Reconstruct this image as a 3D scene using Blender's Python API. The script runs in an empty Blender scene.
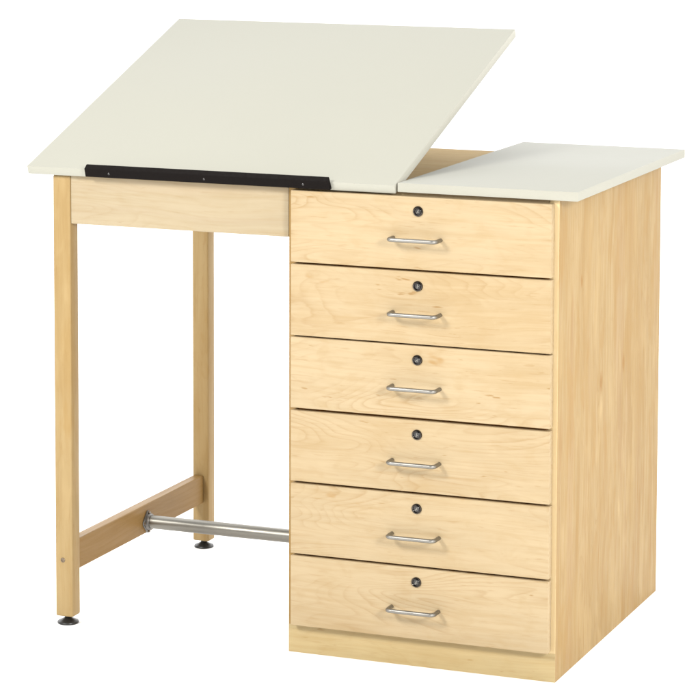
import bpy, bmesh, math, random
from mathutils import Vector, Matrix

S = bpy.context.scene
COL = S.collection
random.seed(4)

# ------------------------------------------------------------------ camera
YAW, PITCH, ROLL = 0.37437, -0.09245, 0.00342
cam = bpy.data.cameras.new("camera")
cam_o = bpy.data.objects.new("camera", cam)
COL.objects.link(cam_o)
fw = Vector((-math.sin(YAW) * math.cos(PITCH), math.cos(YAW) * math.cos(PITCH), math.sin(PITCH)))
rt = Vector((math.cos(YAW), math.sin(YAW), 0))
up = rt.cross(fw)
r2 = math.cos(ROLL) * rt + math.sin(ROLL) * up
u2 = -math.sin(ROLL) * rt + math.cos(ROLL) * up
m = Matrix((r2, u2, -fw)).transposed().to_4x4()
m.translation = Vector((2.09081, -4.89527, 1.58536))
cam_o.matrix_world = m
cam.sensor_width = 36
cam.lens = 2844.166 / 700 * 36
cam.shift_x = -22.064 / 700
cam.shift_y = -266.679 / 700
cam.clip_start = 0.05
cam.clip_end = 500
S.camera = cam_o

# ------------------------------------------------------------------ studio light
W = bpy.data.worlds.new("World")
S.world = W
W.use_nodes = True
wn = W.node_tree
bg = wn.nodes["Background"]
tc = wn.nodes.new("ShaderNodeTexCoord")
sep = wn.nodes.new("ShaderNodeSeparateXYZ")
wn.links.new(tc.outputs["Generated"], sep.inputs[0])
mr = wn.nodes.new("ShaderNodeMapRange")          # white studio behind, dimmer room behind the camera
mr.interpolation_type = 'SMOOTHSTEP'
mr.inputs["From Min"].default_value = -0.35
mr.inputs["From Max"].default_value = 0.25
mr.inputs["To Min"].default_value = 0.30
mr.inputs["To Max"].default_value = 2.02
wn.links.new(sep.outputs["Y"], mr.inputs["Value"])
wn.links.new(mr.outputs[0], bg.inputs["Strength"])
bg.inputs["Color"].default_value = (1, 1, 1, 1)


def area_light(name, loc, target, size, power, color=(1, 1, 1)):
    l = bpy.data.lights.new(name, 'AREA')
    l.shape = 'RECTANGLE'
    l.size, l.size_y = size
    l.energy = power
    l.color = color
    o = bpy.data.objects.new(name, l)
    COL.objects.link(o)
    o.location = loc
    o.rotation_euler = (Vector(target) - Vector(loc)).to_track_quat('-Z', 'Y').to_euler()
    return o


area_light("key_softbox", (-1.5, -3.0, 2.75), (0.15, 0.1, 0.72), (0.9, 0.9), 108, (1, 0.985, 0.95))
area_light("side_softbox", (3.3, -2.7, 2.1), (0.45, 0.1, 0.72), (0.8, 0.8), 105, (1, 0.985, 0.95))

S.cycles.max_bounces = 14
S.cycles.diffuse_bounces = 10
S.view_settings.view_transform = 'Standard'
S.view_settings.look = 'None'
S.view_settings.gamma = 1
S.view_settings.exposure = 0.5


# ------------------------------------------------------------------ materials
class NT:
    def __init__(self, name):
        self.m = bpy.data.materials.new(name)
        self.m.use_nodes = True
        self.t = self.m.node_tree
        self.b = self.t.nodes["Principled BSDF"]

    def n(self, kind, **kw):
        x = self.t.nodes.new("ShaderNode" + kind)
        for k, v in kw.items():
            setattr(x, k, v)
        return x

    def l(self, a, b):
        self.t.links.new(a, b)

    def math(self, op, a, b=None, clamp=False):
        x = self.n("Math", operation=op, use_clamp=clamp)
        for i, v in enumerate((a, b)):
            if v is None:
                continue
            if isinstance(v, (int, float)):
                x.inputs[i].default_value = v
            else:
                self.l(v, x.inputs[i])
        return x.outputs[0]

    def noise(self, vec, scale, detail=2, rough=.5, dist=0):
        x = self.n("TexNoise")
        x.inputs["Scale"].default_value = scale
        x.inputs["Detail"].default_value = detail
        x.inputs["Roughness"].default_value = rough
        x.inputs["Distortion"].default_value = dist
        self.l(vec, x.inputs["Vector"])
        return x.outputs["Fac"]

    def remap(self, v, a, b, c=0, d=1):
        x = self.n("MapRange", interpolation_type='SMOOTHSTEP')
        for k, q in zip(("From Min", "From Max", "To Min", "To Max"), (a, b, c, d)):
            x.inputs[k].default_value = q
        self.l(v, x.inputs["Value"])
        return x.outputs[0]

    def mix(self, fac, a, b, mode='MIX'):
        x = self.n("Mix", data_type='RGBA', blend_type=mode)
        for s, v in ((x.inputs["Factor"], fac), (x.inputs[6], a), (x.inputs[7], b)):
            if isinstance(v, (int, float)):
                s.default_value = v
            elif isinstance(v, tuple):
                s.default_value = (*v, 1)
            else:
                self.l(v, s)
        return x.outputs[2]


def scaled(c, k):
    return tuple(x * k for x in c)


def maple(name, axis, base=(.4, .3, .2), spec=.12, **kw):
    return _maple(name, axis, base, spec, **kw)


def _maple(name, axis, base, spec, figure=0.5, streak=0.35, stave=0.0, pink=0.0, fleck=0.6, fine=0.5, spots=(), flame=0.0):
    """Clear finished maple; the grain runs along the object's own axis 0, 1 or 2."""
    t = NT(name)
    tex = t.n("TexCoord").outputs["Object"]
    rnd = t.n("ObjectInfo").outputs["Random"]
    off = t.n("VectorMath", operation='SCALE')
    off.inputs[0].default_value = (41.0, 23.0, 57.0)
    t.l(rnd, off.inputs["Scale"])
    add = t.n("VectorMath", operation='ADD')
    t.l(tex, add.inputs[0])
    t.l(off.outputs[0], add.inputs[1])
    # slow wander so that the fibres are not ruler straight
    low = t.n("TexNoise")
    low.inputs["Scale"].default_value = 2.3
    low.inputs["Detail"].default_value = 2
    t.l(add.outputs[0], low.inputs["Vector"])
    wob = t.n("VectorMath", operation='SCALE')
    wob.inputs["Scale"].default_value = 0.035
    t.l(low.outputs["Color"], wob.inputs[0])
    add2 = t.n("VectorMath", operation='ADD')
    t.l(add.outputs[0], add2.inputs[0])
    t.l(wob.outputs[0], add2.inputs[1])
    base_v = add2.outputs[0]

    def stretch(along, across):
        s = [across] * 3
        s[axis] = along
        x = t.n("VectorMath", operation='MULTIPLY')
        x.inputs[1].default_value = s
        t.l(base_v, x.inputs[0])
        return x.outputs[0]

    fibre = t.noise(stretch(5.0, 150), 1, 4, .6)
    broad = t.noise(stretch(2.4, 18), 1, 3, .55)
    blotch = t.noise(stretch(3.0, 6), 1, 3, .5)
    mottle = t.noise(stretch(16, 30), 1, 3, .55, .6)
    # plain-sawn cathedral figure: contour lines of a long noise
    field = t.noise(stretch(1.9, 9.5), 1, 2, .4, .3)
    ph = t.math('ADD', t.math('MULTIPLY', field, 30.0), t.math('MULTIPLY', fibre, .5))
    line = t.math('POWER', t.math('FRACT', ph), 4.5)
    line = t.math('MULTIPLY', line, t.remap(t.math('FRACT', ph), 1.0, .86))
    mask = t.remap(t.noise(stretch(3.0, 11.0), 1, 2), .40, .68)
    fig = t.math('MULTIPLY', line, mask)
    fl = t.noise(stretch(24, 120), 1, 2, .5)
    flk = t.math('MULTIPLY', t.remap(fl, .66, .76), t.remap(t.noise(stretch(4, 8), 1, 1), .5, .65))
    knot = t.remap(t.noise(stretch(9, 19), 1, 3, .6), .68, .8)

    light = scaled(base, 1.07)
    tan = (base[0] * .90, base[1] * .82, base[2] * .68)
    brown = (base[0] * .74, base[1] * .60, base[2] * .42)
    c = t.mix(t.remap(broad, .35, .7), light, base)
    c = t.mix(t.math('MULTIPLY', rnd, .22), c, tan)          # each board a little different in tone
    c = t.mix(t.math('MULTIPLY', t.remap(blotch, .45, .75), streak), c, tan)
    c = t.mix(t.math('MULTIPLY', t.remap(mottle, .5, .72), streak * .55), c, tan)
    c = t.mix(t.math('MULTIPLY', t.remap(mottle, .48, .3), streak * .5), c, scaled(base, 1.1))
    c = t.mix(t.math('MULTIPLY', t.remap(fibre, .45, .72), fine * .9), c, tan)
    c = t.mix(t.math('MULTIPLY', t.remap(fibre, .52, .28), fine * .8), c, scaled(base, 1.12))
    c = t.mix(t.math('MULTIPLY', fig, figure * 1.0), c, brown)
    if stave:
        st = t.noise(stretch(2.6, 27), 1, 3, .6)
        c = t.mix(t.math('MULTIPLY', t.remap(st, .50, .66), stave), c, tan)
        st2 = t.noise(stretch(4.5, 60), 1, 3, .6)
        c = t.mix(t.math('MULTIPLY', t.remap(st2, .55, .72), stave * .7), c, (base[0] * .88, base[1] * .73, base[2] * .55))
    if pink:
        c = t.mix(t.math('MULTIPLY', t.remap(t.noise(stretch(1.1, 26), 1, 2), .5, .62), pink), c,
                  (base[0] * .92, base[1] * .82, base[2] * .86))
    c = t.mix(t.math('MULTIPLY', flk, fleck), c, brown)
    c = t.mix(t.math('MULTIPLY', knot, fleck * .75), c, (base[0] * .8, base[1] * .58, base[2] * .3))
    tick = t.noise(stretch(22, 260), 1, 2, .5)
    c = t.mix(t.math('MULTIPLY', t.remap(tick, .60, .78), .4 * fleck), c, brown)
    if flame:                                # broken tan and pale flames of plain-sawn veneer
        f1 = t.noise(stretch(5.5, 24), 1, 3, .6, .5)
        f2 = t.noise(stretch(2.6, 9), 1, 2, .5, .3)
        c = t.mix(t.math('MULTIPLY', t.remap(f1, .52, .66), flame), c, (base[0] * .92, base[1] * .80, base[2] * .58))
        c = t.mix(t.math('MULTIPLY', t.remap(f1, .45, .33), flame), c, scaled(base, 1.14))
        c = t.mix(t.math('MULTIPLY', t.remap(f2, .54, .68), flame * .7), c, (base[0] * .96, base[1] * .86, base[2] * .66))
    for px, py, pz, rad, dark in spots:      # small curls and knots where the photo shows them (object space)
        d = t.n("VectorMath", operation='DISTANCE')
        mu = t.n("VectorMath", operation='MULTIPLY')
        sc = [1.0 / rad] * 3
        sc[axis] /= 2.4
        mu.inputs[1].default_value = sc
        wv = t.n("VectorMath", operation='ADD')
        t.l(tex, wv.inputs[0])
        w2 = t.n("VectorMath", operation='SCALE')
        w2.inputs["Scale"].default_value = rad * .9
        nz = t.n("TexNoise")
        nz.inputs["Scale"].default_value = 55
        t.l(tex, nz.inputs["Vector"])
        t.l(nz.outputs["Color"], w2.inputs[0])
        t.l(w2.outputs[0], wv.inputs[1])
        t.l(wv.outputs[0], mu.inputs[0])
        t.l(mu.outputs[0], d.inputs[0])
        d.inputs[1].default_value = [(q + rad * .45) * k for q, k in zip((px, py, pz), sc)]
        rr = d.outputs["Value"]
        c = t.mix(t.math('MULTIPLY', t.remap(rr, 1.0, .15), .9), c,
                  (base[0] * .82, base[1] * .62, base[2] * .36) if dark else scaled(base, 1.22))
    t.l(c, t.b.inputs["Base Color"])
    t.l(t.remap(fibre, .3, .7, .36, .46), t.b.inputs["Roughness"])
    t.b.inputs["Specular IOR Level"].default_value = spec
    bp = t.n("Bump")
    bp.inputs["Strength"].default_value = 0.08
    bp.inputs["Distance"].default_value = 0.0006
    t.l(fibre, bp.inputs["Height"])
    t.l(bp.outputs[0], t.b.inputs["Normal"])
    return t.m


def laminate(name, base):
    t = NT(name)
    v = t.n("TexCoord").outputs["Object"]
    n1 = t.noise(v, 3.0, 3)
    n2 = t.noise(v, 420, 2)
    c = t.mix(t.remap(n1, .3, .7), scaled(base, .985), scaled(base, 1.012))
    c = t.mix(t.math('MULTIPLY', t.remap(n2, .4, .75), .10), c, scaled(base, .86))
    t.l(c, t.b.inputs["Base Color"])
    t.l(t.remap(n1, .3, .7, .55, .62), t.b.inputs["Roughness"])
    t.b.inputs["Specular IOR Level"].default_value = 0.1
    bp = t.n("Bump")
    bp.inputs["Strength"].default_value = 0.05
    bp.inputs["Distance"].default_value = 0.0003
    t.l(n2, bp.inputs["Height"])
    t.l(bp.outputs[0], t.b.inputs["Normal"])
    return t.m


def metal(name, base, rough, axis=0):
    t = NT(name)
    v = t.n("TexCoord").outputs["Object"]
    x = t.n("VectorMath", operation='MULTIPLY')
    s = [700] * 3
    s[axis] = 8
    x.inputs[1].default_value = s
    t.l(v, x.inputs[0])
    n = t.noise(x.outputs[0], 1, 3, .6)
    t.b.inputs["Metallic"].default_value = 1
    t.l(t.mix(t.remap(n, .3, .7), scaled(base, .9), base), t.b.inputs["Base Color"])
    t.l(t.remap(n, .3, .7, rough * .85, rough * 1.2), t.b.inputs["Roughness"])
    return t.m


def plastic(name, base, rough, spec=.5):
    t = NT(name)
    v = t.n("TexCoord").outputs["Object"]
    n = t.noise(v, 160, 3)
    t.l(t.mix(t.remap(n, .3, .7), scaled(base, .92), scaled(base, 1.08)), t.b.inputs["Base Color"])
    t.l(t.remap(n, .3, .7, rough * .9, rough * 1.15), t.b.inputs["Roughness"])
    t.b.inputs["Specular IOR Level"].default_value = spec
    return t.m


M = {
    'drawer': maple("maple_drawer_front", 0, (0.375, 0.292, 0.180), figure=.85, streak=.7, fine=.5, fleck=1.0),
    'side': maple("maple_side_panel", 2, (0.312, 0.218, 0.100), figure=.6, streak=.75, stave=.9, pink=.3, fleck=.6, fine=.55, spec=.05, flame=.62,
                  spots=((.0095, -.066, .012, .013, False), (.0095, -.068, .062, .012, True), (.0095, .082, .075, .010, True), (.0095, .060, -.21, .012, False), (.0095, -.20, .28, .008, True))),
    'frame': maple("maple_frame_lit", 2, (0.55, 0.43, 0.25), figure=.1, streak=.3),  # base raised to paint light onto the right stile
    'kick': maple("maple_base_rail", 0, (0.385, 0.30, 0.16), figure=.35, streak=.4),
    'divider': maple("maple_rail_bounce_tint", 0, (0.66, 0.33, 0.10), figure=.3, streak=.4),  # bounced light in the drawer gaps, painted in as orange
    'leg': maple("maple_leg", 2, (0.312, 0.224, 0.108), figure=.5, streak=.7, flame=.5, fleck=.9),
    'apron': maple("maple_apron", 0, (0.325, 0.268, 0.180), figure=.35, streak=.3, pink=.12),
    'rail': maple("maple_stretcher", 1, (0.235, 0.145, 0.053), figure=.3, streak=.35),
    'deck': maple("maple_deck", 0, (0.36, 0.28, 0.172), figure=.4, streak=.4, pink=.15, spec=0.0),
    'board': laminate("cream_laminate", (0.332, 0.327, 0.280)),
    'top': laminate("off_white_laminate", (0.295, 0.293, 0.258)),
    'board_edge': laminate("cream_lit_edge", (0.39, 0.38, 0.325)),  # paler cream: light on the board's ends put into the colour
    'edge': laminate("laminate_lit_edge_band", (0.33, 0.322, 0.275)),  # edge band lightened to paint in the light the edges catch
    'steel': metal("brushed_steel", (0.235, 0.225, 0.20), .4, 0),
    'chrome': metal("satin_nickel", (0.27, 0.26, 0.24), .42, 0),
    'lock': metal("polished_dark_chrome", (0.07, 0.062, 0.055), .13, 0),
    'plug': plastic("dark_lock_plug", (0.012, 0.010, 0.009), .25, .6),
    'flange': metal("cast_grey_metal", (0.22, 0.21, 0.20), .45, 0),
    'bolt': metal("zinc_bolt", (0.22, 0.17, 0.12), .4, 0),
    'black': plastic("black_painted_metal", (0.005, 0.0035, 0.003), .5, .06),
    'rubber': plastic("black_plastic_foot", (0.012, 0.012, 0.012), .4, .5),
    'dark': plastic("dark_keyway", (0.008, 0.007, 0.006), .4, .4),
}
fm = NT("white_studio_floor")
v = fm.n("TexCoord").outputs["Object"]
fm.l(fm.mix(fm.noise(v, 5, 3), (.95, .95, .95), (.965, .965, .965)), fm.b.inputs["Base Color"])
fm.b.inputs["Roughness"].default_value = .9
fm.b.inputs["Specular IOR Level"].default_value = 0.0
M['floor'] = fm.m


# ------------------------------------------------------------------ mesh helpers
WLOC = {}


def obj(name, bm, mat, parent=None, loc=(0, 0, 0), smooth=False, extra=()):
    """Link bm as ONE mesh object whose origin is the world point loc (bm is local to it)."""
    me = bpy.data.meshes.new(name)
    bmesh.ops.recalc_face_normals(bm, faces=bm.faces)
    bm.to_mesh(me)
    bm.free()
    me.materials.append(M[mat])
    for e in extra:
        me.materials.append(M[e])
    if smooth:
        for p in me.polygons:
            p.use_smooth = True
        me.set_sharp_from_angle(angle=math.radians(35))
    if name == "side_panel":                 # right front edge: paler maple paints in the light on it
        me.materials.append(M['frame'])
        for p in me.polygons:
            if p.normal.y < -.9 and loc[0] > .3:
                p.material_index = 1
    o = bpy.data.objects.new(name, me)
    COL.objects.link(o)
    loc = Vector(loc)
    WLOC[o] = loc
    if parent is not None:
        o.parent = parent
        o.location = loc - WLOC[parent]
    else:
        o.location = loc
    return o


def box(bm, lo, hi, bev=0.0, seg=2, mat=0):
    lo, hi = Vector(lo), Vector(hi)
    c, s = (lo + hi) / 2, hi - lo
    g = bmesh.ops.create_cube(bm, size=1, matrix=Matrix.Translation(c) @ Matrix.Diagonal((*s, 1)))
    fs = set(f for q in g['verts'] for f in q.link_faces)
    for f in fs:
        f.material_index = mat
    if bev:
        es = list({e for q in g['verts'] for e in q.link_edges})
        bmesh.ops.bevel(bm, geom=es, offset=bev, segments=seg, profile=.5, affect='EDGES', clamp_overlap=True)
    return bm


def new():
    return bmesh.new()


def lathe(bm, prof, center=(0, 0, 0), axis='Z', n=32, mat=0):
    """prof: list of (radius, height) swept about axis; closed with caps."""
    rings = []
    c = Vector(center)

    def pt(r, h, a):
        x, y = r * math.cos(a), r * math.sin(a)
        if axis == 'Z':
            return c + Vector((x, y, h))
        if axis == 'X':
            return c + Vector((h, x, y))
        return c + Vector((x, h, y))
    for r, h in prof:
        rings.append([bm.verts.new(pt(r, h, 2 * math.pi * k / n)) for k in range(n)])
    for a, b in zip(rings, rings[1:]):
        for k in range(n):
            f = bm.faces.new((a[k], a[(k + 1) % n], b[(k + 1) % n], b[k]))
            f.material_index = mat
    for r in (rings[0], rings[-1]):
        f = bm.faces.new(r)
        f.material_index = mat
    return bm


def sweep(bm, path, rad, n=16):
    path = [Vector(p) for p in path]
    rings = []
    ref = Vector((0, 0, 1))
    for i, p in enumerate(path):
        d = (path[min(i + 1, len(path) - 1)] - path[max(i - 1, 0)]).normalized()
        a = d.cross(ref).normalized()
        b = a.cross(d).normalized()
        rings.append([bm.verts.new(p + rad * (math.cos(q) * a + math.sin(q) * b)) for q in
                      (2 * math.pi * k / n for k in range(n))])
    for a, b in zip(rings, rings[1:]):
        for k in range(n):
            bm.faces.new((a[k], a[(k + 1) % n], b[(k + 1) % n], b[k]))
    bm.faces.new(rings[0])
    bm.faces.new(rings[-1])
    return bm


# ------------------------------------------------------------------ floor
bm = new()
box(bm, (-60, -60, -.2), (60, 60, 0))
fl = obj("floor", bm, 'floor')
fl["kind"] = "structure"
fl["label"] = "plain white studio floor under the drafting table"
fl["category"] = "floor"

# ------------------------------------------------------------------ dimensions (metres)
CW, CD, H = 0.5347, 0.680, 0.8985          # cabinet
T = 0.0171                                  # table tops
XB = 0.2241                                 # where board and fixed top meet
LX, LW, LD, LY0, LY1, LZ = -0.4994, 0.0375, 0.0335, -0.0025, 0.6362, 0.0163
PT = 0.019                                  # panel thickness

root = bpy.data.objects.new("drafting_table", None)
root.empty_display_size = .2
root.location = (0.0, 0.34, 0.0)
COL.objects.link(root)
WLOC[root] = Vector(root.location)
root["label"] = "pale maple drafting table with tilted cream drawing board and six locking drawers"
root["category"] = "drafting table"

# ------------------------------------------------------------------ cabinet
cab_o = Vector((CW / 2, CD / 2, 0))


def cpart(name, lo, hi, mat, parent, bev=.0012):
    lo, hi = Vector(lo), Vector(hi)
    c = (lo + hi) / 2
    return obj(name, box(new(), lo - c, hi - c, bev), mat, parent, c)


carcass = new()
rails = []
box(carcass, (PT, CD - .010, .02), (CW - PT, CD - .003, H - PT), 0)                # back board
for k in range(1, 6):                                                              # rails between drawers
    z = 0.0578 + k * .1398
    rails.append(z)
for q in carcass.verts:
    q.co -= cab_o
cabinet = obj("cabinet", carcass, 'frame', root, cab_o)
cpart("side_panel", (CW - PT, 0, 0), (CW, CD, H - .0005), 'side', cabinet)
cpart("side_panel", (0, 0, 0), (PT, CD, H - .0005), 'side', cabinet)
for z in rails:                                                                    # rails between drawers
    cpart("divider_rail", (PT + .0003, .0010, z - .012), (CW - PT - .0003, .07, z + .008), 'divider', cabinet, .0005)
cpart("base_panel", (.0003, -.0004, 0), (CW - .0003, .0190, .0540), 'kick', cabinet, .0004)
cpart("top_panel", (PT + .0004, .0006, H - .0215), (CW - PT - .0004, CD - .0006, H), 'deck', cabinet, .001)

# ------------------------------------------------------------------ drawers
DX0, DX1, DZ0, DH, GAP = 0.0115, 0.5256, 0.0578, 0.1398, 0.0043
fc = Vector(((DX0 + DX1) / 2, 0, 0))


def drawer_bm():
    w, h = DX1 - DX0, DH - GAP
    b = new()
    box(b, (-w / 2, -.019, 0), (w / 2, -.0004, h), .0014, 3)
    bx = w / 2 - .030                       # the drawer box behind the front
    box(b, (-bx, -.0002, .018), (-bx + .012, .50, h - .022))
    box(b, (bx - .012, -.0002, .018), (bx, .50, h - .022))
    box(b, (-bx + .012, .488, .018), (bx - .012, .50, h - .022))
    box(b, (-bx + .012, -.0002, .022), (bx - .012, .488, .028))
    return b


def handle_bm():
    b = new()
    hw, out, r, R = .0468, .029, .0039, .009
    pts = [(-hw, .001, 0), (-hw, -out + R * 1.2, 0)]
    for k in range(1, 9):
        a = math.pi / 2 * k / 8
        pts.append((-hw + R - R * math.cos(a), -out + R - R * math.sin(a), 0))
    pts += [(-hw * .3, -out, 0), (0, -out, 0), (hw * .3, -out, 0)]
    for k in range(8, -1, -1):
        a = math.pi / 2 * k / 8
        pts.append((hw - R + R * math.cos(a), -out + R - R * math.sin(a), 0))
    pts += [(hw, -out + R * 1.2, 0), (hw, .001, 0)]
    sweep(b, pts, r, 18)
    return b


def lock_bm():
    b = new()
    # chrome bezel ring, recessed face, plug and key slot; all about the Y axis, front is -Y
    lathe(b, [(.0098, .0), (.0098, -.0015), (.0090, -.0027), (.0078, -.0029), (.0068, -.0020), (.0066, -.0004), (.004, -.0004)],
          axis='Y', n=36)
    lathe(b, [(.0058, -.0003), (.0058, -.0020), (.0052, -.0025), (.002, -.0026)], axis='Y', n=32, mat=1)
    box(b, (-.0008, -.0030, -.0040), (.0008, -.0024, .0040), 0, mat=2)
    box(b, (.0010, -.0029, -.0008), (.0030, -.0024, .0008), 0, mat=2)
    return b


proto = None
for i in range(6):
    o = fc + Vector((0, 0, DZ0 + i * DH))
    if proto is None:
        dr = obj("drawer", drawer_bm(), 'drawer', root, o, True)
        ha = obj("handle", handle_bm(), 'chrome', dr, (.2648, -.019, o.z + .0575), True)
        lo = obj("lock", lock_bm(), 'lock', dr, (.2672, -.019, o.z + .109), True, ('plug', 'steel'))
        lo.rotation_euler = (0, math.radians(25), 0)
        proto = (dr, ha, lo)
    else:
        dr = proto[0].copy()
        COL.objects.link(dr)
        dr.location = o - WLOC[root] + Vector((0, (.0003, 0, -.0004, .0002, 0)[i - 1], (0, .0003, .0012, 0, -.0002)[i - 1]))
        for p in proto[1:]:
            c = p.copy()
            COL.objects.link(c)
            c.parent = dr
            if 'lock' in c.name:
                c.rotation_euler[1] = math.radians((38, 12, 55, 4, 30)[i - 1])

# ------------------------------------------------------------------ fixed top on the cabinet
lo, hi = Vector((XB, -.0140, H + .0004)), Vector((CW + .0387, CD + .0391, H + .0004 + T))
c = (lo + hi) / 2
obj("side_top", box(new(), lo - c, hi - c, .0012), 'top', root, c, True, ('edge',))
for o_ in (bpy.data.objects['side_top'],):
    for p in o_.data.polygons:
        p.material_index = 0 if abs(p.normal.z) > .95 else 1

# ------------------------------------------------------------------ tilting drawing board
TILT = 0.33777
XL, BL = -0.5475, 0.7348
hinge = Vector((0, -0.0129, 0.8952))
b = box(new(), (XL, 0, 0), (XB - .004, BL, T), .0012)
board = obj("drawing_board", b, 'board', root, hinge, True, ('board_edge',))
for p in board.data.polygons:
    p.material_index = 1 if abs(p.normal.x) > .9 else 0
board.rotation_euler = (TILT, 0, 0)

b = new()
x0, x1 = -.4180, .0930
prof = [(-.0004, .0040), (-.0070, .0040), (-.0080, .0050), (-.0080, .0215), (-.0035, .0285), (-.0015, .0285), (-.0004, .0275)]
rings = []
for x, dx in ((x0, 0), (x1, 0)):
    rings.append([b.verts.new((x, l, t)) for l, t in prof])
n = len(prof)
for k in range(n):
    b.faces.new((rings[0][k], rings[0][(k + 1) % n], rings[1][(k + 1) % n], rings[1][k]))
b.faces.new(rings[0])
b.faces.new(rings[1])
# clipped upper corners of the ledge, as on the real strip
for q in b.verts:
    if q.co.z > .024:
        q.co.x += .004 if q.co.x < 0 else -.002
es = [e for e in b.edges if e.calc_length() > .001]
bmesh.ops.bevel(b, geom=es, offset=.0005, segments=2, affect='EDGES', clamp_overlap=True)
ledge = obj("pencil_ledge", b, 'black', root, hinge, False)
ledge.rotation_euler = (TILT, 0, 0)
for x in (-.3665, -.1650, .0390):
    s = new()
    lathe(s, [(.0024, .0003), (.0024, -.0003), (.0018, -.0008), (.0005, -.0009)], axis='Y', n=18)
    so = obj("screw", s, 'plug', ledge, hinge, True)
    so.location = (x, -.0080, .0130)

# prop stays that hold the board up, out of sight beneath it
for x in (-.40, 0.0):
    l = .47
    top = hinge + Vector((x, l * math.cos(TILT), l * math.sin(TILT)))
    foot = Vector((x, .56, H - .005))
    s = new()
    d = top - foot
    box(s, (-.002, -.009, 0), (.002, .009, d.length), .0008)
    st = obj("prop_stay", s, 'steel', root, foot)
    st.rotation_euler = (math.atan2(-d.y, d.z), 0, 0)

# ------------------------------------------------------------------ leg frame on the left
for y in (LY0, LY1):
    c = Vector((LX + LW / 2, y + LD / 2, LZ))
    b = box(new(), (-LW / 2, -LD / 2, 0), (LW / 2, LD / 2, H - .004 - LZ), .0034, 3)
    leg = obj("leg", b, 'leg', root, c, True)
    f = lathe(new(), [(.0205, -LZ), (.0215, -LZ + .0022), (.0205, -LZ + .0045), (.0120, -LZ + .0085), (.0085, -LZ + .0100),
                      (.0065, -LZ + .0125), (.0065, .0002)], n=36)
    obj("foot", f, 'rubber', leg, c, True)
    if y == LY0:
        bo = lathe(new(), [(.0048, .0002), (.0048, -.0008), (.0042, -.0013), (.0026, -.0013), (.0022, -.0004), (.0008, -.0004)],
                   axis='Y', n=24)
        obj("bolt", bo, 'bolt', leg, (-.4828, LY0, .1302), True)

cpart("apron", (LX + LW + .0004, .0000, .8000), (-.0004, .019, H - .004), 'apron', root, .0015)
cpart("apron", (LX + LW + .0004, LY1 + .008, .8000), (-.0004, LY1 + .027, H - .004), 'apron', root, .0015)
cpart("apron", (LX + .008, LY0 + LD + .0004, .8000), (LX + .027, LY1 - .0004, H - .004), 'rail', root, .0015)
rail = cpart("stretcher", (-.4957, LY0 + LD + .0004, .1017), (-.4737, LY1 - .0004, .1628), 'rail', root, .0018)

# ------------------------------------------------------------------ steel foot bar
bar_c = Vector((-.4737, .3580, .1252))
b = lathe(new(), [(.0139, .0012), (.0139, .4735)], axis='X', n=40)
bar = obj("foot_bar", b, 'steel', root, bar_c, True)
fl_ = lathe(new(), [(.0178, .0003), (.0178, .0030), (.0172, .0042), (.0170, .0085), (.0158, .0100), (.0142, .0102)],
            axis='X', n=40)
N = 96                                       # scalloped base plate
rg = []
for h in (.0003, .0026, .0036):
    ring = []
    for k in range(N):
        a = 2 * math.pi * k / N
        r = .0212 + .0022 * math.cos(4 * a - math.pi / 2 * 0) - (.0007 if h > .003 else 0)
        ring.append(fl_.verts.new((h, r * math.cos(a), r * math.sin(a))))
    rg.append(ring)
for p, q in zip(rg, rg[1:]):
    for k in range(N):
        fl_.faces.new((p[k], p[(k + 1) % N], q[(k + 1) % N], q[k]))
fl_.faces.new(rg[0])
fl_.faces.new(rg[-1])
flo = obj("flange", fl_, 'flange', bar, bar_c, True)
for k in range(4):
    a = math.radians(90 * k)
    s = lathe(new(), [(.0030, .0), (.0030, .0012), (.0022, .0020), (.0006, .0021)],
              axis='X', n=16)
    obj("screw", s, 'bolt', bar, bar_c + Vector((.0036, .0200 * math.cos(a), .0200 * math.sin(a))), True)
